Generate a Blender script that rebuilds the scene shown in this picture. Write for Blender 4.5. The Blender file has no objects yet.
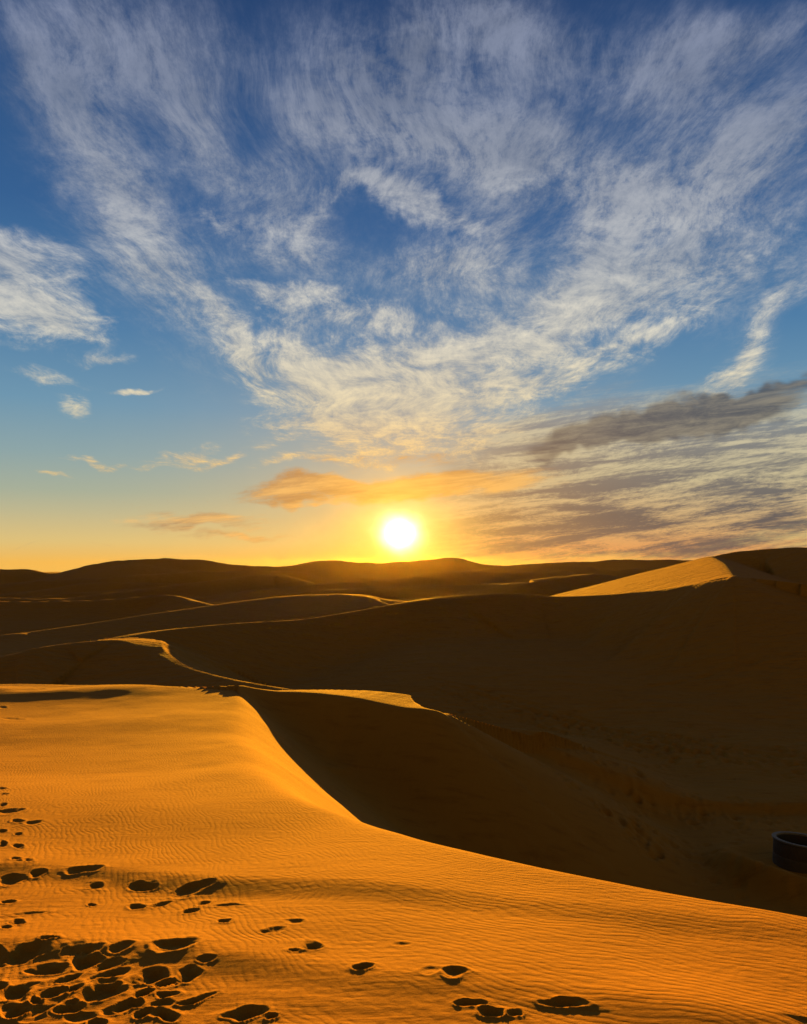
import bpy, math
import numpy as np
F_PX = 773.0; CX = 403.5; CY = 512.0; HORIZON = 562.0
PITCH = math.atan((HORIZON - CY) / F_PX)
def ray(px, py):
    """world direction seen at a place in the photograph (camera looks along +Y)"""
    x = (px - CX) / F_PX; y = (CY - py) / F_PX
    c, s = math.cos(PITCH), math.sin(PITCH)
    return x, c - y * s, s + y * c          # X, Y, Z
def lin(c):
    return tuple(((v/255.0+0.055)/1.055)**2.4 if v/255.0 > 0.04045 else v/255.0/12.92 for v in c)
scene = bpy.context.scene

# ------------------------------------------------------------------ node helper
class S:
    """a socket with arithmetic"""
    nt = None
    def __init__(s, sock): s.k = sock
    @staticmethod
    def m(op, *a, clamp=False):
        n = S.nt.nodes.new('ShaderNodeMath'); n.operation = op; n.use_clamp = clamp
        for i, v in enumerate(a):
            if isinstance(v, S): S.nt.links.new(v.k, n.inputs[i])
            else: n.inputs[i].default_value = v
        return S(n.outputs[0])
    def __add__(a, b): return S.m('ADD', a, b)
    __radd__ = __add__
    def __mul__(a, b): return S.m('MULTIPLY', a, b)
    __rmul__ = __mul__
    def __sub__(a, b): return S.m('SUBTRACT', a, b)
    def __rsub__(a, b): return S.m('SUBTRACT', b, a)
    def __truediv__(a, b): return S.m('DIVIDE', a, b)
    def __rtruediv__(a, b): return S.m('DIVIDE', b, a)
    def __pow__(a, b): return S.m('POWER', a, b)
def vmath(op, a, b=None, scale=None):
    n = S.nt.nodes.new('ShaderNodeVectorMath'); n.operation = op
    for i, v in enumerate((a, b)):
        if v is None: continue
        if isinstance(v, S): S.nt.links.new(v.k, n.inputs[i])
        else: n.inputs[i].default_value = v
    if scale is not None:
        if isinstance(scale, S): S.nt.links.new(scale.k, n.inputs['Scale'])
        else: n.inputs['Scale'].default_value = scale
    return S(n.outputs['Value' if op in ('DOT_PRODUCT', 'LENGTH') else 'Vector'])
def comb(x, y, z=0.0):
    n = S.nt.nodes.new('ShaderNodeCombineXYZ')
    for i, v in enumerate((x, y, z)):
        if isinstance(v, S): S.nt.links.new(v.k, n.inputs[i])
        else: n.inputs[i].default_value = v
    return S(n.outputs[0])
def sep(v):
    n = S.nt.nodes.new('ShaderNodeSeparateXYZ'); S.nt.links.new(v.k, n.inputs[0])
    return [S(o) for o in n.outputs]
def sstep(v, lo, hi, a=0.0, b=1.0):
    n = S.nt.nodes.new('ShaderNodeMapRange'); n.interpolation_type = 'SMOOTHSTEP'
    S.nt.links.new(v.k, n.inputs[0])
    for i, x in enumerate((lo, hi, a, b)): n.inputs[i+1].default_value = x
    return S(n.outputs[0])
def noise(vec, scale, detail=5, rough=0.55, dist=0.0, lac=2.0, out='Fac'):
    n = S.nt.nodes.new('ShaderNodeTexNoise')
    S.nt.links.new(vec.k, n.inputs['Vector'])
    n.inputs['Scale'].default_value = scale; n.inputs['Detail'].default_value = detail
    n.inputs['Roughness'].default_value = rough; n.inputs['Distortion'].default_value = dist
    n.inputs['Lacunarity'].default_value = lac
    return S(n.outputs[out])
def mapping(vec, loc, ang, sc):
    n = S.nt.nodes.new('ShaderNodeMapping'); n.vector_type = 'TEXTURE'
    S.nt.links.new(vec.k, n.inputs[0])
    n.inputs[1].default_value = loc; n.inputs[2].default_value = (0, 0, ang); n.inputs[3].default_value = sc
    return S(n.outputs[0])
def ramp(v, stops):
    n = S.nt.nodes.new('ShaderNodeValToRGB'); S.nt.links.new(v.k, n.inputs[0])
    e = n.color_ramp.elements
    while len(e) > 1: e.remove(e[-1])
    e[0].position = stops[0][0]; e[0].color = (*stops[0][1], 1)
    for p, c in stops[1:]:
        el = e.new(p); el.color = (*c, 1)
    return S(n.outputs[0])
def mix(f, a, b, mode='MIX'):
    n = S.nt.nodes.new('ShaderNodeMix'); n.data_type = 'RGBA'; n.blend_type = mode
    n.clamp_factor = True
    for i, v in ((0, f), (6, a), (7, b)):
        if isinstance(v, S): S.nt.links.new(v.k, n.inputs[i])
        elif i == 0: n.inputs[i].default_value = v
        else: n.inputs[i].default_value = (*v, 1)
    return S(n.outputs[2])

# ------------------------------------------------------------------ the sky
SUN_PX = (400.0, 533.0)
def build_sky():
    w = bpy.data.worlds.new("World"); scene.world = w; w.use_nodes = True
    nt = w.node_tree; nt.nodes.clear(); S.nt = nt
    tc = nt.nodes.new('ShaderNodeTexCoord')
    D = S(tc.outputs['Generated'])
    X, Y, Z = sep(D)
    Yc = S.m('MAXIMUM', Y, 0.12)
    u = X / Yc; v = Z / Yc
    UV = comb(u, v)
    elev = S.m('MAXIMUM', Z, 0.0)
    # ---- clear sky, by height
    base = ramp(elev, [(0.0, lin((238,182,84))), (0.025, lin((218,190,122))), (0.06, lin((186,180,142))), (0.085, lin((162,172,152))),
                       (0.13, lin((136,162,166))), (0.19, lin((106,148,174))), (0.28, lin((74,122,164))),
                       (0.40, lin((50,94,144))), (0.52, lin((42,78,126))), (0.62, lin((34,62,106))), (1.0, lin((12,28,60)))])
    # ---- angular distance to the sun
    sd = ray(*SUN_PX); L = math.sqrt(sum(c*c for c in sd)); sd = tuple(c/L for c in sd)
    du = u - sd[0]/sd[1]; dv = v - sd[2]/sd[1]
    front = sstep(Y, 0.0, 0.5)
    # ---- cloud noise: a high sheet seen in perspective, strands running away from the viewer
    Zs = S.m('MAXIMUM', Z, 0.0) + 0.10
    P = comb(X / Zs, Yc / Zs)
    warp = noise(P, 0.7, 3, 0.5, out='Color')
    warpv = vmath('SUBTRACT', warp, (0.5, 0.5, 0.5))
    P2 = vmath('ADD', P, vmath('SCALE', warpv, scale=0.75))
    P3 = vmath('ADD', P, vmath('SCALE', warpv, scale=0.35))
    strand = noise(vmath('MULTIPLY', P3, (3.4, 1.0, 1.0)), 2.0, 7, 0.66, dist=0.25)
    fine = noise(vmath('MULTIPLY', P2, (8.5, 3.1, 1.0)), 3.0, 8, 0.78)
    puff = noise(vmath('MULTIPLY', P2, (2.0, 1.7, 1.0)), 2.6, 9, 0.68, dist=0.5)
    mott = noise(vmath('MULTIPLY', P, (1, 1, 1.0)), 34.0, 3, 0.6, dist=0.4)
    band = noise(comb(u * 2.2 + 3.0, v * 13.0 - u * 1.5), 2.2, 9, 0.68, dist=0.3)
    streak = noise(comb(u * 3.2 + 9.0, v * 30.0 - u * 3.6), 2.2, 9, 0.68, dist=0.35)
    # ---- coverage: where the photograph has clouds
    wu = noise(UV, 4.5, 4, 0.55, out='Color')
    UVw = vmath('ADD', UV, vmath('SCALE', vmath('SUBTRACT', wu, (0.5, 0.5, 0.5)), scale=0.13))
    wu2 = noise(UV, 14.0, 3, 0.55, out='Color')
    UVw = vmath('ADD', UVw, vmath('SCALE', vmath('SUBTRACT', wu2, (0.5, 0.5, 0.5)), scale=0.04))
    def blobs(lst, vec):
        tot = None
        for (px, py, ra, rb, ang, s) in lst:
            d = ray(px, py)
            k = 1.0 / d[1]
            vv = vec if tot is None else vmath('ADD', vec, vmath('SCALE', (1e-7, 0, 0), scale=tot))
            q = mapping(vv, (d[0]/d[1], d[2]/d[1], 0), math.radians(ang), (ra/F_PX*k, rb/F_PX*k, 1))
            g = S.m('EXPONENT', vmath('DOT_PRODUCT', q, q) * -1.0) * s
            tot = g if tot is None else tot + g
        return tot
    veil = blobs([
        (100,140,180,46,-57,.85),(195,105,160,42,-52,.90),(140,270,110,38,-50,.60),(60,60,80,60,-50,.45),(120,25,90,60,-40,.40),(230,40,70,30,-50,.4),
        (255,135,30,26,0,-.35),(345,120,60,70,0,.55),(400,60,90,80,0,.6),(450,140,60,90,80,.70),(300,110,40,60,0,.3),
        (545,170,42,100,70,.62),(555,60,38,80,80,.42),(500,30,24,80,90,.40),(590,250,110,28,62,.62),(650,60,60,90,70,.38),
        (690,215,190,38,36,.75),(740,140,140,34,30,.65),(765,30,80,32,20,.65),(770,250,100,44,35,.65),(690,90,60,60,50,.45),(650,290,110,30,30,.6),
        (770,330,85,18,48,.7),(500,225,50,26,0,.35),(620,160,40,70,60,.4),(300,30,40,60,60,.25),
        (270,255,60,26,-20,.3),(480,260,60,40,0,.35),(430,270,60,20,0,.25),(520,110,60,60,0,.35),(740,60,90,60,0,.3),(470,20,60,60,0,.3),(370,255,70,24,0,.12),(290,240,50,26,-20,.3),(450,270,80,30,10,.35),(560,300,130,40,20,.40),
    ], UVw)
    body = blobs([
        (308,216,44,12,42,.65),(350,192,45,13,0,.75),(405,202,48,20,-20,.9),(450,222,45,16,-20,.6),
        (228,217,30,13,-35,.80),
        (18,290,66,50,-15,1.35),(58,328,50,18,-8,1.1),(0,245,50,22,-10,1.0),
        (105,360,24,5,2,.85),(134,386,26,3.4,0,1.0),(38,382,40,7,-5,.65),(72,405,18,12,-35,.65),
        (200,316,58,16,-48,.75),(252,292,44,11,-25,.70),(232,362,58,20,-50,.95),(296,352,50,24,-35,.95),(340,310,60,20,5,.70),
        (300,290,40,12,0,.7),(330,395,70,26,-15,.90),(420,320,70,22,5,.70),(405,370,100,34,5,1.0),(500,345,80,24,12,.80),(545,322,70,24,25,.75),
        (600,318,50,20,-30,.55),(468,400,120,24,6,.95),(390,420,80,20,0,.9),(330,432,50,12,0,.95),(450,440,80,14,8,.75),
        (560,372,80,18,20,.50),(640,345,80,14,28,.55),(700,300,80,16,32,.5),(755,350,70,14,50,.75),(720,375,60,12,45,.7),
        (190,449,32,8,10,.95),(232,454,44,4,9,.95),(110,463,50,3,2,.75),(60,481,20,3,0,.55),
        (350,455,60,8,6,.7),(300,462,30,6,0,.5),
    ], UVw)
    low = blobs([
        (340,488,105,10,-2,1.15),(450,476,110,12,6,1.1),(400,458,110,9,3,.6),(205,514,62,9,-2,1.0),(180,525,60,5,0,.8),(240,535,70,4,0,.7),(40,552,90,3,0,.5),
        (300,500,50,5,-4,.8),
    ], UVw)
    dark = blobs([
        (640,430,100,15,8,1.5),(740,406,80,15,6,1.5),(575,445,50,9,5,.8),(790,385,60,7,5,.6),(720,395,50,6,4,.6),
    ], UVw)
    sheet = sstep(u - v * 0.35, -0.05, 0.12) * sstep(v, 0.30, 0.15)
    sheet2 = blobs([(700,490,260,60,0,.85),(560,520,150,50,0,.6),(700,425,170,40,8,.75),(540,440,90,30,10,.5)], UV)

    mz = blobs([(385,90,75,75,0,.6),(560,80,200,60,0,.2),(420,190,60,40,0,.3)], UV)
    n1 = strand * 0.45 + fine * 0.55
    a_veil = sstep((veil * 0.95 + 0.05) * (4.2 * n1 - 1.05) + (mott - 0.5) * (mz * 1.7 + veil * 0.4), 0.08, 1.35) * 0.85
    n2 = puff * 0.5 + fine * 0.3 + strand * 0.2
    a_body = sstep(body * 0.85 + (n2 - 0.5) * 4.0 * sstep(body, 0.0, 0.5), 0.12, 1.25) * 0.92
    a_low = sstep(low * 0.9 + (band - 0.5) * 2.6 * sstep(low, 0, .4) + (fine - 0.5) * 0.8 * low, 0.2, 0.95) * 0.9
    a_dark = sstep(dark + (band - 0.5) * 1.5 + (puff - 0.5) * 0.9, 0.35, 1.15) * 0.85
    a_sheet = sstep(sheet2 + (band - 0.5) * 1.4 + (strand - 0.5) * 0.4, 0.10, 0.65) * sheet
    # ---- colour of the clouds
    light = ramp(v, [(0.0, lin((240,150,60))), (0.05, lin((248,184,84))), (0.12, lin((250,206,124))),
                     (0.20, lin((242,224,180))), (0.30, lin((234,226,204))), (0.42, lin((204,204,202))), (0.62, lin((146,154,174))), (0.9, lin((140,150,180)))])
    tex = sstep(n2, 0.30, 0.68)
    col_hi = mix(tex, mix(0.5, base, lin((128,132,140))), light)
    glow2 = S.m('EXPONENT', (du * du * 0.55 + dv * dv) * -26.0)
    col_low = mix(sstep(streak * 0.5 + band * 0.5, 0.42, 0.60), mix(glow2, lin((160,134,108)), lin((172,112,56))), mix(glow2, lin((230,190,124)), lin((236,170,84))))
    col_dark = mix(sstep(puff * 0.5 + streak * 0.5, 0.38, 0.62), lin((70,72,80)), lin((126,118,106)))
    sh_dark = ramp(v, [(0.0, lin((110,92,84))), (0.06, lin((92,88,90))), (0.13, lin((122,120,116))), (0.22, lin((136,142,146)))])
    sh_lite = ramp(v, [(0.0, lin((226,146,80))), (0.045, lin((204,164,112))), (0.11, lin((196,182,144))), (0.18, lin((196,188,160)))])
    col_sheet = mix(sstep(streak * 0.75 + fine * 0.25, 0.43, 0.60), sh_dark, sh_lite)
    c = mix(a_veil, base, col_hi)
    c = mix(a_sheet, c, col_sheet)
    c = mix(a_body, c, col_hi)
    c = mix(a_dark, c, col_dark)
    c = mix(a_low, c, col_low)
    # ---- the sun and the glow about it
    r2 = du * du * 0.8 + dv * dv
    wide = S.m('EXPONENT', (du * du * 0.55 + dv * dv * 1.5) * -30.0)
    mid = S.m('EXPONENT', (du * du * 0.75 + dv * dv * 1.2) * -150.0)
    c = mix(wide * 0.24, c, lin((250,170,50)))
    c = mix(mid * 0.40, c, lin((255,170,20)))
    rr = S.m('SQRT', r2 * (0.45 + 1.1 * noise(comb(u * 20.0, v * 26.0), 1.0, 2)))
    g1 = S.m('EXPONENT', (rr * rr) * -3300.0); g2 = S.m('EXPONENT', rr * -30.0); g3 = S.m('EXPONENT', rr * -9.0)
    c = mix(1.0, c, comb(g1 * 3.2 + g2 * 1.5 + g3 * 0.15, g1 * 3.0 + g2 * 0.85 + g3 * 0.085, g1 * 2.4 + g2 * 0.10 + g3 * 0.012), 'ADD')
    # ---- dusk behind the viewer, with a warm glow added to lighten shaded slopes
    back = sstep(Y, -0.35, 0.35, 0.16, 1.0)
    below = sstep(Z, -0.06, -0.01, 0.03, 1.0)
    bb = back * below
    c = mix(1.0, c, comb(bb, bb * sstep(Y, -0.35, 0.5, 0.72, 1.0), bb * sstep(Y, -0.35, 0.6, 0.34, 1.0)), 'MULTIPLY')
    warm_fill = sstep(Y, 0.25, -0.5) * sstep(Z, -0.05, 0.0) * (1.1 - S.m('MINIMUM', elev, 1.0))
    c = mix(1.0, c, comb(warm_fill * 0.25, warm_fill * 0.175, warm_fill * 0.09), 'ADD')
    bg = nt.nodes.new('ShaderNodeBackground'); nt.links.new(c.k, bg.inputs[0]); bg.inputs[1].default_value = 1.0
    sky = nt.nodes.new('ShaderNodeTexSky'); sky.sky_type = 'NISHITA'; sky.sun_disc = False
    sky.sun_elevation = math.radians(SUN_EL); sky.sun_rotation = math.radians(0.0)
    bg2 = nt.nodes.new('ShaderNodeBackground'); nt.links.new(sky.outputs[0], bg2.inputs[0]); bg2.inputs[1].default_value = 0.004
    add = nt.nodes.new('ShaderNodeAddShader'); nt.links.new(bg.outputs[0], add.inputs[0]); nt.links.new(bg2.outputs[0], add.inputs[1])
    out = nt.nodes.new('ShaderNodeOutputWorld'); nt.links.new(add.outputs[0], out.inputs[0])
    w.cycles.sampling_method = 'MANUAL'; w.cycles.sample_map_resolution = 512
SUN_EL = 2.6
def build_camera():
    cd = bpy.data.cameras.new('camera'); cam = bpy.data.objects.new('camera', cd)
    scene.collection.objects.link(cam); scene.camera = cam
    cd.sensor_fit = 'VERTICAL'; cd.angle = 2*math.atan(512/F_PX)
    cam.location = (0, 0, 0); cam.rotation_euler = (math.radians(90)+PITCH, 0, 0)
    cd.clip_start = 0.1; cd.clip_end = 20000
build_sky(); build_camera()
scene.view_settings.view_transform = 'Standard'; scene.view_settings.look = 'None'
scene.view_settings.exposure = 0; scene.view_settings.gamma = 1

# ------------------------------------------------------------------ the dunes (metres, camera at the origin, +Y ahead)
def at(px, py, Y):
    d = ray(px, py); k = Y / d[1]
    return (d[0]*k, Y, d[2]*k)
rng = np.random.default_rng(7)
_lat = rng.random((256, 256)).astype(np.float32)
def vnoise(x, y):
    """smooth value noise in 0..1"""
    xi = np.floor(x).astype(np.int64); yi = np.floor(y).astype(np.int64)
    fx = x - xi; fy = y - yi
    fx = fx*fx*fx*(fx*(fx*6-15)+10); fy = fy*fy*fy*(fy*(fy*6-15)+10)
    a = _lat[xi & 255, yi & 255]; b = _lat[(xi+1) & 255, yi & 255]
    c = _lat[xi & 255, (yi+1) & 255]; d = _lat[(xi+1) & 255, (yi+1) & 255]
    return (a*(1-fx)+b*fx)*(1-fy) + (c*(1-fx)+d*fx)*fy
def fbm(x, y, o=4, g=0.5):
    s = 0; a = 1; t = 0
    for i in range(o):
        s = s + a*(vnoise(x*2**i+17.3*i, y*2**i+9.1*i)-0.5); t += a; a *= g
    return s/t*2
def ss(x, a, b):
    t = np.clip((x-a)/(b-a), 0, 1); return t*t*(3-2*t)
def smax(a, b, k):
    h = np.clip(0.5+0.5*(a-b)/k, 0, 1)
    return b*(1-h)+a*h + k*h*(1-h)
def smin(a, b, k): return -smax(-a, -b, k)
def poly_dist(x, y, P):
    """distance to a polyline with heights: distance, side (+ = left of travel), height at the nearest point, how far along"""
    best = np.full(x.shape, 1e9); side = np.zeros(x.shape); zc = np.zeros(x.shape); al = np.zeros(x.shape)
    for i in range(len(P)-1):
        ax, ay, az = P[i]; bx, by, bz = P[i+1]
        ex, ey = bx-ax, by-ay; L2 = ex*ex+ey*ey
        tr = ((x-ax)*ex+(y-ay)*ey)/L2; t = np.clip(tr, 0, 1)
        d = np.hypot(x-(ax+t*ex), y-(ay+t*ey))
        m = d < best
        cr = ex*(y-ay)-ey*(x-ax)
        best = np.where(m, d, best); side = np.where(m, np.sign(cr), side)
        zc = np.where(m, az+(bz-az)*t, zc); al = np.where(m, i+t, al)
    return best, side, zc, al
def smooth_line(P, n=6):
    """Catmull-Rom through the points"""
    P = [np.array(p, float) for p in P]
    Q = [2*P[0]-P[1]] + P + [2*P[-1]-P[-2]]; out = []
    for i in range(1, len(Q)-2):
        for j in range(n):
            t = j/n
            out.append(0.5*((2*Q[i])+(-Q[i-1]+Q[i+1])*t+(2*Q[i-1]-5*Q[i]+4*Q[i+1]-Q[i+2])*t*t+(-Q[i-1]+3*Q[i]-3*Q[i+1]+Q[i+2])*t**3))
    out.append(P[-1]); return [tuple(p) for p in out]

def F0(x, y):
    """the windward flank the photographer stands on"""
    yy = np.clip(y, -8, 36)
    return -1.62 - 0.18*yy + 0.0024*yy*yy + 0.010*x
def on_F(px, py):
    d = ray(px, py); lo, hi = 0.5, 120.0
    f = lambda t: d[2]/d[1]*t - F0(d[0]/d[1]*t, t)
    # F0 is a quadratic along the ray
    A = 0.0024; B = -0.18 + 0.010*d[0]/d[1] - d[2]/d[1]; C = -1.62
    t = (-B - math.sqrt(max(B*B-4*A*C, 0)))/(2*A)*1.0
    disc = max(B*B-4*A*C, 0)
    r1, r2 = sorted(((-B-math.sqrt(max(B*B-4*A*C, 0)))/(2*A), (-B+math.sqrt(max(B*B-4*A*C, 0)))/(2*A)))
    t = r1 if r1 > 0 else r2
    return (d[0]/d[1]*t, t, d[2]/d[1]*t)
def flank_outline():
    top = [on_F(px, py)[:2] for px, py in ((-260,690),(-120,685),(0,683.5),(60,684.5),(120,686),(180,688),(238,690.5))]
    edge = [on_F(px, py)[:2] for px, py in ((241,700),(242,718),(247,742),(260,769),(296,797),(342,814),(392,831.5),(446,847),(520,866),(600,884),(700,903),(807,921),(960,948))]
    top = [(x, y, 0) for x, y in top]; edge = [(x, y, 0) for x, y in edge]
    line = smooth_line(top, 4) + smooth_line(edge, 4)
    ex, ey, _ = line[-1]
    line += [(ex+3, ey-2.2, 0), (ex+9, ey-8, 0), (14, -30, 0), (-90, -30, 0), (-95, 25, 0)]
    line.append(line[0]); return line
def inside(x, y, P):
    c = np.zeros(x.shape, bool)
    for i in range(len(P)-1):
        ax, ay = P[i][:2]; bx, by = P[i+1][:2]
        if ay == by: continue
        c ^= ((ay > y) != (by > y)) & (x < (bx-ax)*(y-ay)/(by-ay)+ax)
    return c

# crest lines: pixel in the photograph and distance; then near slope, far slope, width of the far shelf, crest rounding
RIDGES = [
  dict(p=[(450,722,32.6),(475,726,34.5),(500,729,37),(530,733,40),(575,738,44),(650,745,49),(740,752,55)], n=0.50, tn=(1,12,0.20), q=0.03, f=0.08, w=12, f2=0.12, e=0.5, k=0.5, wf=[(0,1.5),(4,2.5),(12,8),(60,12)]),
  # horn beyond the bowl
  dict(p=[(244,690.8,30.5),(275,691.8,30.6),(310,692.8,30.5),(350,697,30.4),(380,703,30),(404,707.5,29.7),(424,709,29.6),(438,711,29.8),(444,714,30)], n=0.62, f=0.075, w=7, f2=0.32, e=0.05, k=0.35, wf=[(0,0),(4,.3),(8,1.0),(12,2.5),(16,3.2),(20,2.6),(24,1.5),(28,0.7),(32,.1)], tn=(22,32,0.55)),
  # D: dune behind the flank, crest dropping to the right
  dict(p=[(-160,690,52),(0,657,57),(30,649.5,58),(60,644.5,60),(90,641.3,61),(118,640,62),(135,645,60),(150,653,58),(175,664,55),(205,673,52),(240,681,49),(300,691,45),(340,697,43)], n=0.22, f=0.08, w=1, wf=[(0,0),(17,0),(20,3.3),(24,1.7),(29,0.8),(34,0)], f2=0.45, e=0.1, k=0.8),
  # C: long crest across the middle
  dict(p=[(122,640,66),(150,632.5,70),(195,627,74),(240,623,78),(300,619.5,82),(345,613,85),(390,605,88),(430,599,90),(454,596,92),(500,593,93),(535,594.5,93.5),(556,596.6,93),(600,595,91.5),(630,592.5,90),(660,589.5,88),(700,583.5,85.5),(722,580,83.7),(733,577,83)], n=0.34, f=0.12, w=16, f2=0.45, e=0.7, ef=[(40,.7),(48,1.9),(60,2.2),(68,1.5)], k=1.0, mark=1, wf=[(0,2.5),(4,1),(8,0),(24,0),(40,14),(90,16)]),
  dict(p=[(733,577,83),(732,572,90),(725,563.5,104),(712,556.5,125)], n=0.34, f=0.27, w=40, f2=0.45, e=0.1, k=0.4, clip=1),
  # right dune
  dict(p=[(711,557,125.5),(735,552,127),(770,548.5,126),(807,547,122),(900,549,112),(1100,560,100)], n=0.32, f=0.36, w=0, f2=0.36, e=1.0, k=0.4),
  # B
  dict(p=[(-140,650,98),(0,635,102),(30,632,105),(100,622,115),(150,614,122),(200,607,130),(250,600,140),(300,595,150),(357,594,158),(390,600,160)], n=0.11, f=0.25, w=8, f2=0.4, e=0.2, k=3),
  # A
  dict(p=[(-140,606,190),(0,602,190),(90,600,190),(140,597,190),(172,595.5,190),(192,601.5,178),(215,606,165)], n=0.40, f=0.3, w=5, f2=0.4, e=0.2, k=3),
  dict(p=[(-140,612,230),(20,604,230),(80,596,240),(130,590,250),(190,583,262),(250,576,280),(277,574.5,290),(292,578,285)], n=0.3, f=0.3, w=5, f2=0.4, e=0.5, k=4),
  dict(p=[(330,590,210),(400,586,215),(470,584,215),(529,582,200),(560,577.5,205),(600,574.5,215),(640,580,230)], n=0.3, f=0.1, w=14, f2=0.3, e=0.6, k=4),
  dict(p=[(250,590,235),(330,583,240),(400,578,250),(440,572,260),(500,572,280),(560,570,300)], n=0.3, f=0.2, w=14, f2=0.3, e=0.8, k=5),
  dict(p=[(480,569,420),(540,566,410),(600,568,400),(680,570,380)], n=0.25, f=0.15, w=20, f2=0.3, e=1, k=6),
  dict(p=[(-100,583,380),(0,582,380),(80,578,390),(150,574,400),(230,571,420),(300,572,430)], n=0.3, f=0.3, w=10, f2=0.3, e=1.5, k=6),
  # skyline
  dict(p=[(-500,552,560),(-200,558,560),(-60,563,560),(0,566,560),(30,570,560),(52,573,560),(75,567.5,560),(110,561.5,560),(150,558.5,560),(200,560,560),(240,565.5,560),(285,566.5,560),(330,560.5,560),(370,562.5,560),(410,560.5,560),(440,558,560),(458,558,560),(480,563,560),(510,565.5,560),(560,562.5,560),(620,560.5,560),(700,560,560),(807,559.5,560),(1000,556,560),(1300,558,560)], n=0.22, f=0.3, w=0, f2=0.3, e=3, k=8),
]
for R in RIDGES: R['P'] = smooth_line([at(*q) for q in R['p']], 4)
rg2 = np.random.default_rng(21)
for i in range(26):
    y_ = math.exp(rg2.uniform(math.log(150), math.log(500))); x_ = y_*rg2.uniform(-0.62, 0.62)
    L_ = y_*rg2.uniform(0.10, 0.26); z_ = rg2.uniform(-12.5, -7.5) - 0.004*y_; tl = rg2.uniform(-0.5, 0.5); cv = rg2.uniform(-0.35, 0.35)
    pts = []
    for t in np.linspace(-1, 1, 6):
        pts.append((x_+L_*t, y_+L_*t*tl+L_*cv*t*t, z_-rg2.uniform(2.5, 4.5)*abs(t)**2.2))
    RIDGES.append(dict(P=smooth_line(pts, 4), n=rg2.uniform(.28, .45), f=rg2.uniform(.12, .3), w=rg2.uniform(3, 12), f2=.35, e=0.4, k=2.0))
OUT = flank_outline()

def band_line(pts):
    return smooth_line([(*on_F(px, py)[:2], 0) for px, py in pts], 5)
BANDS = [ # wind-cut steps across the flank: far lip of each step
  dict(P=band_line([(-60,866),(0,868),(60,870),(120,873),(200,880),(300,887),(400,893),(520,903),(640,914),(760,927),(900,944)]), h=0.062, near=0.50, far=1.8),
  dict(P=band_line([(-60,941),(0,944),(80,946),(140,951),(200,958),(300,969),(400,981),(480,989),(600,1002),(760,1020)]), h=0.055, near=0.40, far=1.2),
  dict(P=band_line([(120,1003),(220,1000),(330,1003),(430,1012),(560,1030)]), h=0.012, near=0.22, far=0.6),
]
# footprints: pixel centre, width, height, tilt, depth
FEET = [(82,874,36,8,3,1),(95,887,19,9,10,1),(142,887,27,10,5,1),(194,890,42,10,12,1),(137,906,18,7,5,1),(160,903,28,5,12,.7),(191,910,21,7,8,.9),
 (92,905.5,10,4,0,.8),(6,903.5,16,6,8,1),(28,915,38,4,5,.5),(16,925.5,13,8,15,1),(4,932,10,6,0,.8),(51,946,17,5,0,1),(177,953,52,16,8,1.1),
 (25,957,58,15,15,1.2),(86,964,34,17,8,1.1),(48,971,42,14,5,1.1),(113,978,26,11,15,1),(191,981,29,17,5,1),(146,982,48,15,14,1.1),(102,997,52,21,12,1.2),
 (16,994,46,15,18,1.2),(52,997,30,12,12,1.1),(36,1004,16,12,0,1),(16,1014,32,13,15,1.1),(70,1013,32,13,12,1.1),(144,1000,26,8,18,1),(169,1000,22,7,10,.8),
 (139,1018,22,10,20,1),(166,1019,29,13,5,1),(165,988,32,6,18,.7),(98,1024,20,8,0,1),(207,902,14,5,10,.8),(228,906,34,4,-3,.6),(225,926,19,6,5,.9),
 (273,938,26,9,10,.55),(297,929,22,7,0,.5),(312,954,25,12,5,1),(294,959,14,6,0,.8),(361,978,19,8,3,1),(250,1017,46,19,5,1.1),(273,1022,15,9,20,.9),
 (457,985.5,29,13,0,1),(433,984,24,9,0,.35),(471,1012,32,9,0,1),(490,1020,26,9,0,1),(513,1021,22,7,0,.9),(567,1015,60,10,-5,1),(402,952,20,7,0,.3),
 (8,816,26,7,5,1),(18,826,13,5,0,1),(31,828,20,4.5,10,.8),(3,809,9,5,0,.9),(2,789,9,4,0,.9),(3,835,10,5,0,.9),(17,838,9,4,0,.8),(2,848,9,8,0,1),
 (18,850,14,6,0,1),(16,864,12,4.5,0,.9),(27,866.5,13,4.5,0,.9),(10,881,28,10,5,1.1),(37,876,18,7,8,1),(-14,960,40,18,10,1.1),(-20,905,24,9,5,1),(-16,990,40,16,10,1),
 (4,797,8,3,0,.8),(20,688.5,12,3,0,.9),(40,691,12,2.6,0,.8),(8,692,10,2.5,0,.8),(13,718,26,3.4,-3,.8),(2,707,10,3,0,.8),
 (120,955,24,8,10,.8),(70,980,30,9,15,.9),(132,1008,26,9,10,.9),(184,1006,22,7,10,.6),(75,992,24,9,12,.9),(210,968,22,6,4,.5)]
rgf = np.random.default_rng(5)
for i in range(34):
    fx = rgf.uniform(-10, 200); fy = rgf.uniform(952, 1022)
    if fx > 120 and fy < 985 - (200-fx)*0.2: continue
    FEET.append((fx, fy, rgf.uniform(18, 40), rgf.uniform(6, 12), rgf.uniform(5, 22), rgf.uniform(.3, .7)))
FOOT = []
for (px, py, w_, h_, a_, dp) in FEET:
    c = on_F(px, py); ex = on_F(px+1, py); ey = on_F(px, py+1)
    J = np.array([[ex[0]-c[0], ey[0]-c[0]], [ex[1]-c[1], ey[1]-c[1]]])   # metres per pixel
    FOOT.append((c[0], c[1], np.linalg.inv(J), w_/2*0.95, h_/2*0.74, math.radians(a_), dp, max(abs(J[0,0])*w_, abs(J[1,1])*h_)*1.3))

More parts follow.
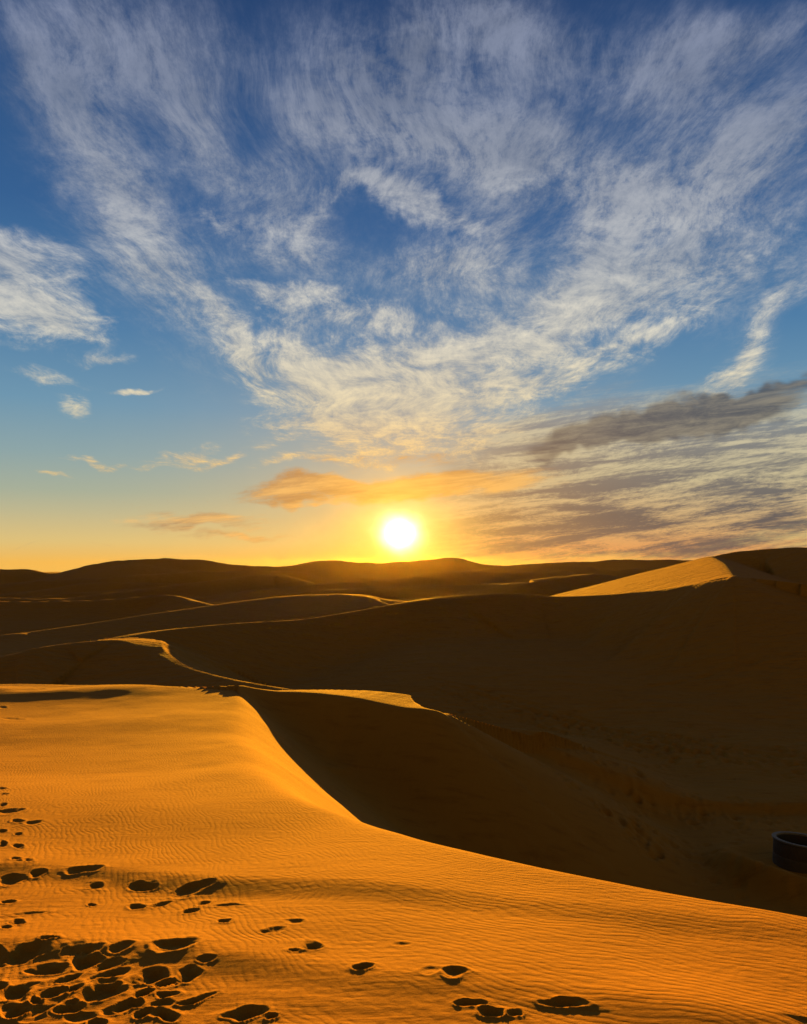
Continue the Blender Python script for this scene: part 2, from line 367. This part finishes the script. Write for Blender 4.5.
WELL = at(801, 863, 27.0)
TRACKS = []
def floor_at(px, py, z=-10.4):
    d = ray(px, py); return (d[0]/d[2]*z, d[1]/d[2]*z, 0)
def _trk(pts, n, spread, s):
    L = smooth_line([floor_at(*p) for p in pts], 8)
    for i in range(n):
        j = rng.integers(0, len(L)-1); t = rng.random()
        x = L[j][0]*(1-t)+L[j+1][0]*t; y = L[j][1]*(1-t)+L[j+1][1]*t
        TRACKS.append((x+rng.normal()*spread*0.7, y+rng.normal()*spread, s*(0.7+0.6*rng.random())))
_trk([(450,702),(540,716),(640,732),(810,752),(900,762)], 420, 1.3, 0.20)
_trk([(560,730),(640,742),(720,752),(830,765)], 260, 1.5, 0.20)
_trk([(560,745),(575,775),(600,810),(640,850)], 70, 0.9, 0.15)
_trk([(500,800),(540,830),(600,850),(660,870)], 90, 0.4, 0.15)
_trk([(560,790),(650,800),(720,815),(800,812)], 160, 1.5, 0.15)
_trk([(640,790),(635,820),(640,850),(650,880)], 90, 0.35, 0.17)
_trk([(600,860),(650,850),(700,860),(740,880)], 80, 0.8, 0.15)
GROOVES = [smooth_line([floor_at(*p) for p in q], 5) for q in (
    [(430,693),(520,706),(640,727),(810,751),(900,760)], [(440,697),(540,713),(660,733),(810,756),(900,765)],
    [(520,718),(600,734),(700,748),(820,762)], [(600,700),(680,696),(760,690),(860,688)], [(540,722),(640,741),(740,753),(830,766)])]

def far_ridges(x, y, h):
    for R in RIDGES:
        Pn = np.array(R['P']); reach = (Pn[:, 2].max()+16)/min(R['n'], R['f2']) + 10
        if y.min() == y.max() == 0: continue
        M = (x > Pn[:, 0].min()-reach) & (x < Pn[:, 0].max()+reach) & (y > Pn[:, 1].min()-reach) & (y < Pn[:, 1].max()+reach)
        if not M.any(): continue
        d, sd, zc, al = poly_dist(x[M], y[M], R['P'])
        ee = np.maximum(np.interp(al, [q[0] for q in R['ef']], [q[1] for q in R['ef']]) if 'ef' in R else R['e'], 0.007*y[M])
        dn = np.sqrt(d*d+ee**2)-ee
        nn = R['n'] if 'tn' not in R else R['n']+(R['tn'][2]-R['n'])*ss(al, R['tn'][0], R['tn'][1])
        near = zc - nn*dn - R.get('q', 0)*np.maximum(dn-3, 0)**2
        W_ = np.interp(al, [q[0] for q in R['wf']], [q[1] for q in R['wf']]) if 'wf' in R else R['w']
        farz = zc - R['f']*np.minimum(dn, W_) - R['f2']*np.maximum(dn-W_, 0) if R['w'] else zc - R['f2']*dn
        z = np.where(sd > 0, farz, near)
        if 'mark' in R: zC = np.full(x.shape, 1e9); zC[M] = np.where(sd < 0, near, 1e9)
        if 'clip' in R: z = np.minimum(z, zC[M] - 0.05)
        h[M] = smax(z, h[M], R['k'])
    return h

def height(x, y, zone=1e9):
    r = np.hypot(x, y)
    # the floor of the basin, and the far field
    h = -10.6 + 0.085*np.maximum(y-46, 0)*ss(y, 44, 60)*ss(x, -16, 4)*(1-ss(y, 75, 110))
    far = -14.5 + 4.0*fbm(x/70.0, y/60.0, 3) - ss(r, 200, 400)*8
    h = h*(1-ss(y, 80, 130)) + far*ss(y, 80, 130)
    h = h + 0.5*fbm(x/14.0, y/14.0, 3)*ss(r, 15, 25)*(1-ss(y, 50, 75))
    # small ridges of the far field, sharp along the top
    wx = x + 25*fbm(x/90., y/90., 2); wy = y + 25*fbm(x/90.+5, y/90.+8, 2)
    rd = 1-np.abs(2*vnoise(wx/75.0+3, wy/38.0+1)-1)
    h = h + (rd**2*1.4 - 0.5)*ss(r, 120, 190)*(1-ss(r, 430, 520))
    # scarp in the basin
    if zone > 100:
        h = far_ridges(x, y, h)
        return h + 1.3*fbm(x/22.0, y/16.0, 4)*ss(r, 200, 420) + 0.35*fbm(x/9.0, y/9.0, 3)*ss(r, 110, 200)
    h = far_ridges(x, y, h)
    S_ = smooth_line([(3.7,35.6,0),(5.6,34.6,0),(10.0,34.0,0),(17.0,34.2,0),(26,33,0)], 6)
    d, sd, _, al = poly_dist(x, y, S_)
    h = h + 0.34*np.where(sd > 0, np.exp(-(d/3.5)**2), np.exp(-(d/0.4)**2))*ss(al, 0, 8)
    # the flank we stand on
    f = F0(x, y)
    f = f + 0.05*fbm(x/2.6, y/3.4, 3)*ss(y, 1, 3) + 0.12*fbm(x/9., y/8., 2)*ss(y, 4, 9)
    f = f + 0.20*np.exp(-((y-30.5-0.05*x)/1.6)**2)*ss(-x, 7.0, 14) * (0.8+0.5*fbm(x/2.,y/2.,2))
    f = f - 0.07*np.exp(-((y-24.5)/2.2)**2)*ss(-x, 5, 9)
    for B in BANDS if zone < 40 else []:
        d, sd, _, al = poly_dist(x, y, B['P'])
        prof = np.where(sd > 0, np.exp(-(d/B['far'])**1.3*2.0), 1-ss(d, 0, B['near']))
        f = f + B['h']*prof*(0.75+0.5*fbm(x/1.7, y/1.7, 2))*ss(x, 4.2, 1.5)
    rng2 = 0
    for (cx, cy, Ji, ra, rb, an, dp, rad) in FOOT if zone < 40 else []:
        m = (np.abs(x-cx) < rad*1.6) & (np.abs(y-cy) < rad*3.0+0.25)
        if not m.any(): continue
        dx = x[m]-cx + 0.032*fbm(x[m]*4.5+9, y[m]*5, 3); dy = y[m]-cy + 0.05*fbm(x[m]*4.5+31, y[m]*5+7, 3)
        qx = Ji[0,0]*dx+Ji[0,1]*dy; qy = Ji[1,0]*dx+Ji[1,1]*dy      # pixels; qy down
        ca, sa = math.cos(an), math.sin(an)
        a = (qx*ca-qy*sa)/ra; b = (qx*sa+qy*ca)/rb
        wv = 0.42*fbm(x[m]*8+cx*7, y[m]*10, 3)
        s = np.sqrt(a*a+b*b) + wv
        pit = -min(0.05, 0.2*rb*math.sqrt(abs(Ji[1,1])**-1*0.01)+0.014)*dp*0.85*(1-ss(s, 0.35, 1.05))
        rim = 0.007*dp*np.exp(-((s-1.18)/0.16)**2) + 0.003*dp*np.exp(-((s-1.5)/0.3)**2)
        f[m] = f[m]+pit+rim
    near = (x > -6) & (x < -0.2) & (y > 2.0) & (y < 5.0)
    churn = ss(-x, 1.25, 1.9)*ss(4.15-y, 0, 0.35)*ss(y, 2, 2.2)
    f = f - 0.035*churn*ss(fbm(x*2.2+3, y*6.0, 3), -0.05, 0.45) + 0.03*churn*fbm(x*3, y*7, 2)
    ins = inside(x, y, OUT)
    d, _, _, _ = poly_dist(x, y, OUT)
    eR = 0.025 + 0.28*ss(y, 3.5, 15)*ss(-y, -31, -22) + 0.08*ss(y, 22, 30)
    sg = np.where(ins, -d, d)/eR
    f = f - 0.74*eR*(np.logaddexp(0, sg*1.6)/1.6)
    h = smax(f, h, np.where(ins, 0.05, 1.2))
    for (tx, ty, s) in TRACKS:
        m = (np.abs(x-tx) < 3*s) & (np.abs(y-ty) < 3*s)
        if m.any():
            q = np.hypot(x[m]-tx, y[m]-ty)/s
            h[m] = h[m] - 0.42*s*np.exp(-q*q) + 0.12*s*np.exp(-((q-1.5)/0.5)**2)
    if 34 < zone < 100:
        for G in GROOVES:
            d, _, _, _ = poly_dist(x, y, G)
            h = h - 0.10*np.exp(-(d/0.25)**2)*(0.5+fbm(x/1.5, y/1.5, 2)) + 0.03*np.exp(-((d-0.45)/0.2)**2)
    # sand banked up round the well
    wx_, wy_ = x-WELL[0], y-WELL[1]
    q = np.hypot(wx_, wy_)
    th = np.arctan2(wy_, wx_)
    side = np.exp(-((np.angle(np.exp(1j*(th+2.55))))/1.1)**2)
    h = h + 0.38*np.exp(-(q/4.0)**2) + 0.42*np.exp(-((q-2.4)/0.5)**2)*side*1.6 - 0.06*np.exp(-((q-1.5)/0.4)**2)*(0.3+side)
    return h

def height_all(x, y):
    r = np.hypot(x, y)
    out = np.zeros(x.shape)
    for lo, hi in ((0, 34), (34, 80), (80, 1e9)):
        m = (r >= lo) & (r < hi)
        out[m] = height(x[m], y[m], hi)
    return out
def build_ground():
    half = 0.66
    n = 900
    tan_in = np.linspace(-half, half, n)
    az_in = np.arctan(tan_in)
    step = np.radians(1.6); rest = 2*np.pi-(az_in[-1]-az_in[0]); k = int(rest/step)
    az = np.concatenate([az_in, az_in[-1]+rest*np.arange(1, k)/k])
    rs = [0.35]
    while rs[-1] < 9000:
        r = rs[-1]
        g = 0.05 if r < 1.7 else 0.0026 if r < 8 else 0.0038 if r < 14 else 0.0055 if r < 34 else 0.0055 if r < 60 else 0.0042 if r < 130 else 0.01 if r < 620 else 0.06
        rs.append(r*(1+g))
    rs = np.array(rs)
    A, Rr = np.meshgrid(az, rs)
    x = (np.sin(A)*Rr); y = (np.cos(A)*Rr)
    h = height_all(x, y)
    h = np.where(Rr > 650, h - (Rr-650)*0.01, h)
    nr, na = x.shape
    co = np.stack([x, y, h], -1).reshape(-1, 3)
    co = np.concatenate([co, [[0, 0, float(F0(np.array(0.), np.array(0.)))]]]).astype(np.float32)
    i = np.arange(nr-1)[:, None]*na; j = np.arange(na)[None, :]; j2 = (j+1) % na
    q = np.stack([i+j, i+na+j, i+na+j2, i+j2], -1).reshape(-1, 4)
    q = q[:, ::-1]
    tri = np.stack([np.full(na, nr*na), np.arange(na), (np.arange(na)+1) % na], -1)[:, ::-1]
    loops = np.concatenate([q.reshape(-1), tri.reshape(-1)]).astype(np.int32)
    starts = np.concatenate([np.arange(len(q))*4, len(q)*4+np.arange(len(tri))*3]).astype(np.int32)
    me = bpy.data.meshes.new('ground')
    me.vertices.add(len(co)); me.vertices.foreach_set('co', co.reshape(-1))
    me.loops.add(len(loops)); me.loops.foreach_set('vertex_index', loops)
    me.polygons.add(len(starts)); me.polygons.foreach_set('loop_start', starts)
    me.polygons.foreach_set('use_smooth', np.ones(len(starts), bool))
    me.update(calc_edges=True); me.validate()
    ob = bpy.data.objects.new('ground', me); scene.collection.objects.link(ob)
    ob['kind'] = 'structure'; ob['label'] = 'orange rippled sand dunes running to the horizon'
    me.materials.append(sand_material())
    print('ground verts', len(co), 'normal z', me.polygons[1000].normal.z)
    return ob

def sand_material():
    m = bpy.data.materials.new('sand'); m.use_nodes = True
    nt = m.node_tree; nt.nodes.clear(); S.nt = nt
    g = nt.nodes.new('ShaderNodeNewGeometry'); Pp = S(g.outputs['Position'])
    x, y, z = sep(Pp)
    dist = vmath('LENGTH', Pp)
    wv = noise(Pp, 0.9, 2, 0.5, out='Color')
    wv2 = noise(Pp, 4.0, 2, 0.5, out='Color')
    q = vmath('ADD', Pp, vmath('SCALE', vmath('SUBTRACT', wv, (0.5,0.5,0.5)), scale=0.75))
    q = vmath('ADD', q, vmath('SCALE', vmath('SUBTRACT', wv2, (0.5,0.5,0.5)), scale=0.10))
    def rip(ang, lam):
        a = math.radians(ang)
        t = vmath('DOT_PRODUCT', q, (math.cos(a)*2*math.pi/lam, math.sin(a)*2*math.pi/lam, 0.0))
        s_ = S.m('SINE', t)
        return s_ + S.m('SINE', t*2.0+1.2)*0.22
    ra = rip(20, 0.062); rb = rip(58, 0.074)
    sel = sstep(x + (noise(Pp, 0.6, 1) - 0.5)*2.0, -0.9, 0.7)
    ripple = ra*(1.0-sel) + rb*sel
    amp = (noise(Pp, 1.3, 2) * 1.1 + 0.35)
    fade = sstep(dist, 14.0, 30.0, 1.0, 0.25)
    grain = noise(Pp, 260.0, 2, 0.7)
    lump = noise(Pp, 11.0, 4, 0.6)
    lane = noise(vmath('MULTIPLY', Pp, (0.35, 6.0, 1.0)), 3.0, 3, 0.6)
    hgt = ripple*amp*fade*0.00125 + (grain-0.5)*0.0022 + (lump-0.5)*0.010 + (lane-0.5)*0.006
    big = noise(vmath('MULTIPLY', Pp, (0.5, 1.0, 1.0)), 0.55, 5, 0.62)
    mid = noise(vmath('MULTIPLY', Pp, (1.0, 1.6, 1.0)), 1.6, 4, 0.6)
    hgt = hgt + (big-0.5)*sstep(dist, 25.0, 60.0)*0.45 + (mid-0.5)*sstep(dist, 31.0, 45.0)*0.10
    b = nt.nodes.new('ShaderNodeBump'); b.inputs['Distance'].default_value = 1.0; b.inputs['Strength'].default_value = 1.0
    nt.links.new(hgt.k, b.inputs['Height'])
    tone = noise(Pp, 0.35, 4, 0.6)
    speck = noise(Pp, 150.0, 3, 0.75)
    c = mix(tone, SAND_A, SAND_B)
    c = mix(sstep(speck, 0.40, 0.62)*0.6, c, SAND_C)
    c = mix(sstep(noise(Pp, 95.0, 3, 0.8), 0.62, 0.44)*0.0 + sstep(noise(vmath('MULTIPLY', Pp, (0.5, 2.2, 1.0)), 1.4, 6, 0.7), 0.48, 0.72)*0.5, c, SAND_D)
    p = nt.nodes.new('ShaderNodeBsdfPrincipled')
    nt.links.new(c.k, p.inputs['Base Color']); nt.links.new(b.outputs[0], p.inputs['Normal'])
    p.inputs['Roughness'].default_value = 1.0
    p.inputs['Specular IOR Level'].default_value = 0.1
    p.inputs['Specular Tint'].default_value = (1.0, 0.6, 0.2, 1)
    o = nt.nodes.new('ShaderNodeOutputMaterial'); nt.links.new(p.outputs[0], o.inputs[0])
    return m
SAND_D = (0.24, 0.090, 0.010); SAND_A = (0.34, 0.142, 0.013); SAND_B = (0.40, 0.172, 0.017); SAND_C = (0.47, 0.225, 0.03)

def build_sun():
    l = bpy.data.lights.new('sun', 'SUN'); l.energy = SUN_E; l.angle = math.radians(0.5); l.color = (1.0, 0.425, 0.018)
    o = bpy.data.objects.new('sun', l); scene.collection.objects.link(o)
    el = math.radians(SUN_EL); d = ray(*SUN_PX); azs = math.atan2(d[0], d[1])
    from mathutils import Vector
    v = Vector((math.sin(azs)*math.cos(el), math.cos(azs)*math.cos(el), math.sin(el)))
    o.rotation_euler = v.to_track_quat('Z', 'Y').to_euler()
SUN_E = 16.8
build_ground(); build_sun()
scene.cycles.diffuse_bounces = 0; scene.cycles.max_bounces = 4
scene.cycles.use_denoising = True

def build_haze():
    """added warm scattering volume beyond the basin, standing in for lens glow"""
    me = bpy.data.meshes.new('haze')
    x0, x1, y0, y1, z0, z1 = -900, 900, 40, 1500, -60, 4
    v = [(x, y, z) for z in (z0, z1) for (x, y) in ((x0, y0), (x1, y0), (x1, y1), (x0, y1))]
    me.from_pydata(v, [], [(3,2,1,0),(4,5,6,7),(0,1,5,4),(1,2,6,5),(2,3,7,6),(3,0,4,7)]); me.update()
    m = bpy.data.materials.new('glow_haze'); m.use_nodes = True; nt = m.node_tree; nt.nodes.clear()  # volume added to imitate the lens veil below the sun
    vs = nt.nodes.new('ShaderNodeVolumeScatter'); vs.inputs['Color'].default_value = (1.0, 0.80, 0.45, 1)
    vs.inputs['Density'].default_value = 0.000008; vs.inputs['Anisotropy'].default_value = 0.89
    o = nt.nodes.new('ShaderNodeOutputMaterial'); nt.links.new(vs.outputs[0], o.inputs['Volume'])
    me.materials.append(m)
    ob = bpy.data.objects.new('haze', me); scene.collection.objects.link(ob)
    ob['kind'] = 'structure'; ob['label'] = 'thin warm haze added over the far dunes, standing in for lens glow'
    return ob
build_haze()

# ------------------------------------------------------------------ the well in the basin
def flat_mat(name, col, rough, bump=0.01, scale=8.0):
    m = bpy.data.materials.new(name); m.use_nodes = True
    nt = m.node_tree; nt.nodes.clear(); S.nt = nt
    tc = nt.nodes.new('ShaderNodeTexCoord'); O = S(tc.outputs['Object'])
    n1 = noise(O, scale, 5, 0.65); n2 = noise(vmath('MULTIPLY', O, (1, 1, 0.25)), scale*2.2, 4, 0.7)
    c = mix(n1, tuple(v*0.55 for v in col), tuple(min(1, v*1.35) for v in col))
    p = nt.nodes.new('ShaderNodeBsdfPrincipled'); nt.links.new(c.k, p.inputs['Base Color'])
    p.inputs['Roughness'].default_value = rough
    b = nt.nodes.new('ShaderNodeBump'); b.inputs['Distance'].default_value = bump
    nt.links.new(n2.k, b.inputs['Height']); nt.links.new(b.outputs[0], p.inputs['Normal'])
    o = nt.nodes.new('ShaderNodeOutputMaterial'); nt.links.new(p.outputs[0], o.inputs[0]); return m
def lathe(name, prof, mat, parent, n=64, wob=0.006, seed=0, closed=True):
    """a ring turned from a closed profile of (radius, height)"""
    rg = np.random.default_rng(seed); ph = rg.random(4)*6.28
    vs = []; fs = []
    k = len(prof)
    for i in range(n):
        t = 2*math.pi*i/n
        w_ = 1 + wob*(math.sin(3*t+ph[0])+0.6*math.sin(7*t+ph[1])+0.4*math.sin(13*t+ph[2]))
        for (r_, z_) in prof: vs.append((r_*w_*math.cos(t), r_*w_*math.sin(t), z_ + wob*0.7*math.sin(2*t+ph[3])))
    for i in range(n):
        for j in range(k if closed else k-1):
            a = i*k+j; b_ = i*k+(j+1) % k; c = ((i+1) % n)*k+(j+1) % k; d = ((i+1) % n)*k+j
            fs.append((a, d, c, b_))
    me = bpy.data.meshes.new(name); me.from_pydata(vs, [], fs); me.update()
    me.polygons.foreach_set('use_smooth', [True]*len(fs)); me.materials.append(mat)
    try: me.set_sharp_from_angle(angle=math.radians(40))
    except Exception: pass
    o = bpy.data.objects.new(name, me); scene.collection.objects.link(o); o.parent = parent; return o
def build_well():
    root = bpy.data.objects.new('well', None); scene.collection.objects.link(root)
    root.location = (WELL[0], WELL[1], WELL[2]-0.60); root.rotation_euler = (math.radians(-3), math.radians(4), 0)
    root['label'] = 'round dark desert well with a worn pale rim, sunk in the shaded sand'
    root['category'] = 'well'
    wallm = flat_mat('weathered_concrete', (0.11, 0.07, 0.03), 0.9, 0.03, 4)
    rimm = flat_mat('worn_rim', (0.19, 0.15, 0.10), 0.7, 0.01, 9)
    darkm = flat_mat('dark_lining', (0.03, 0.022, 0.016), 0.6, 0.02, 5)  # one darker colour for the inside of the well
    H = 1.36; R = 0.90
    lathe('wall', [(R*1.01, -0.5), (R*1.015, 0.30), (R*0.99, 0.32), (R*0.99, 0.36), (R*1.01, 0.38), (R*1.005, 0.80), (R*0.985, 0.82), (R*0.985, 0.86), (R*1.0, 0.88), (R*0.99, H-0.062), (R*0.90, H-0.062), (R*0.90, -0.5)], wallm, root, 72, 0.004, 1)
    lathe('rim', [(R*0.885, H-0.06), (R*1.03, H-0.06), (R*1.045, H-0.045), (R*1.045, H-0.012), (R*1.03, H), (R*0.895, H), (R*0.885, H-0.012)], rimm, root, 72, 0.004, 1)
    o = lathe('lining', [(R*0.882, H-0.07), (R*0.895, H-0.07), (R*0.895, -0.5), (0.01, -0.52), (0.01, -0.45), (R*0.875, -0.42)], darkm, root, 72, 0.004, 1)
build_well()
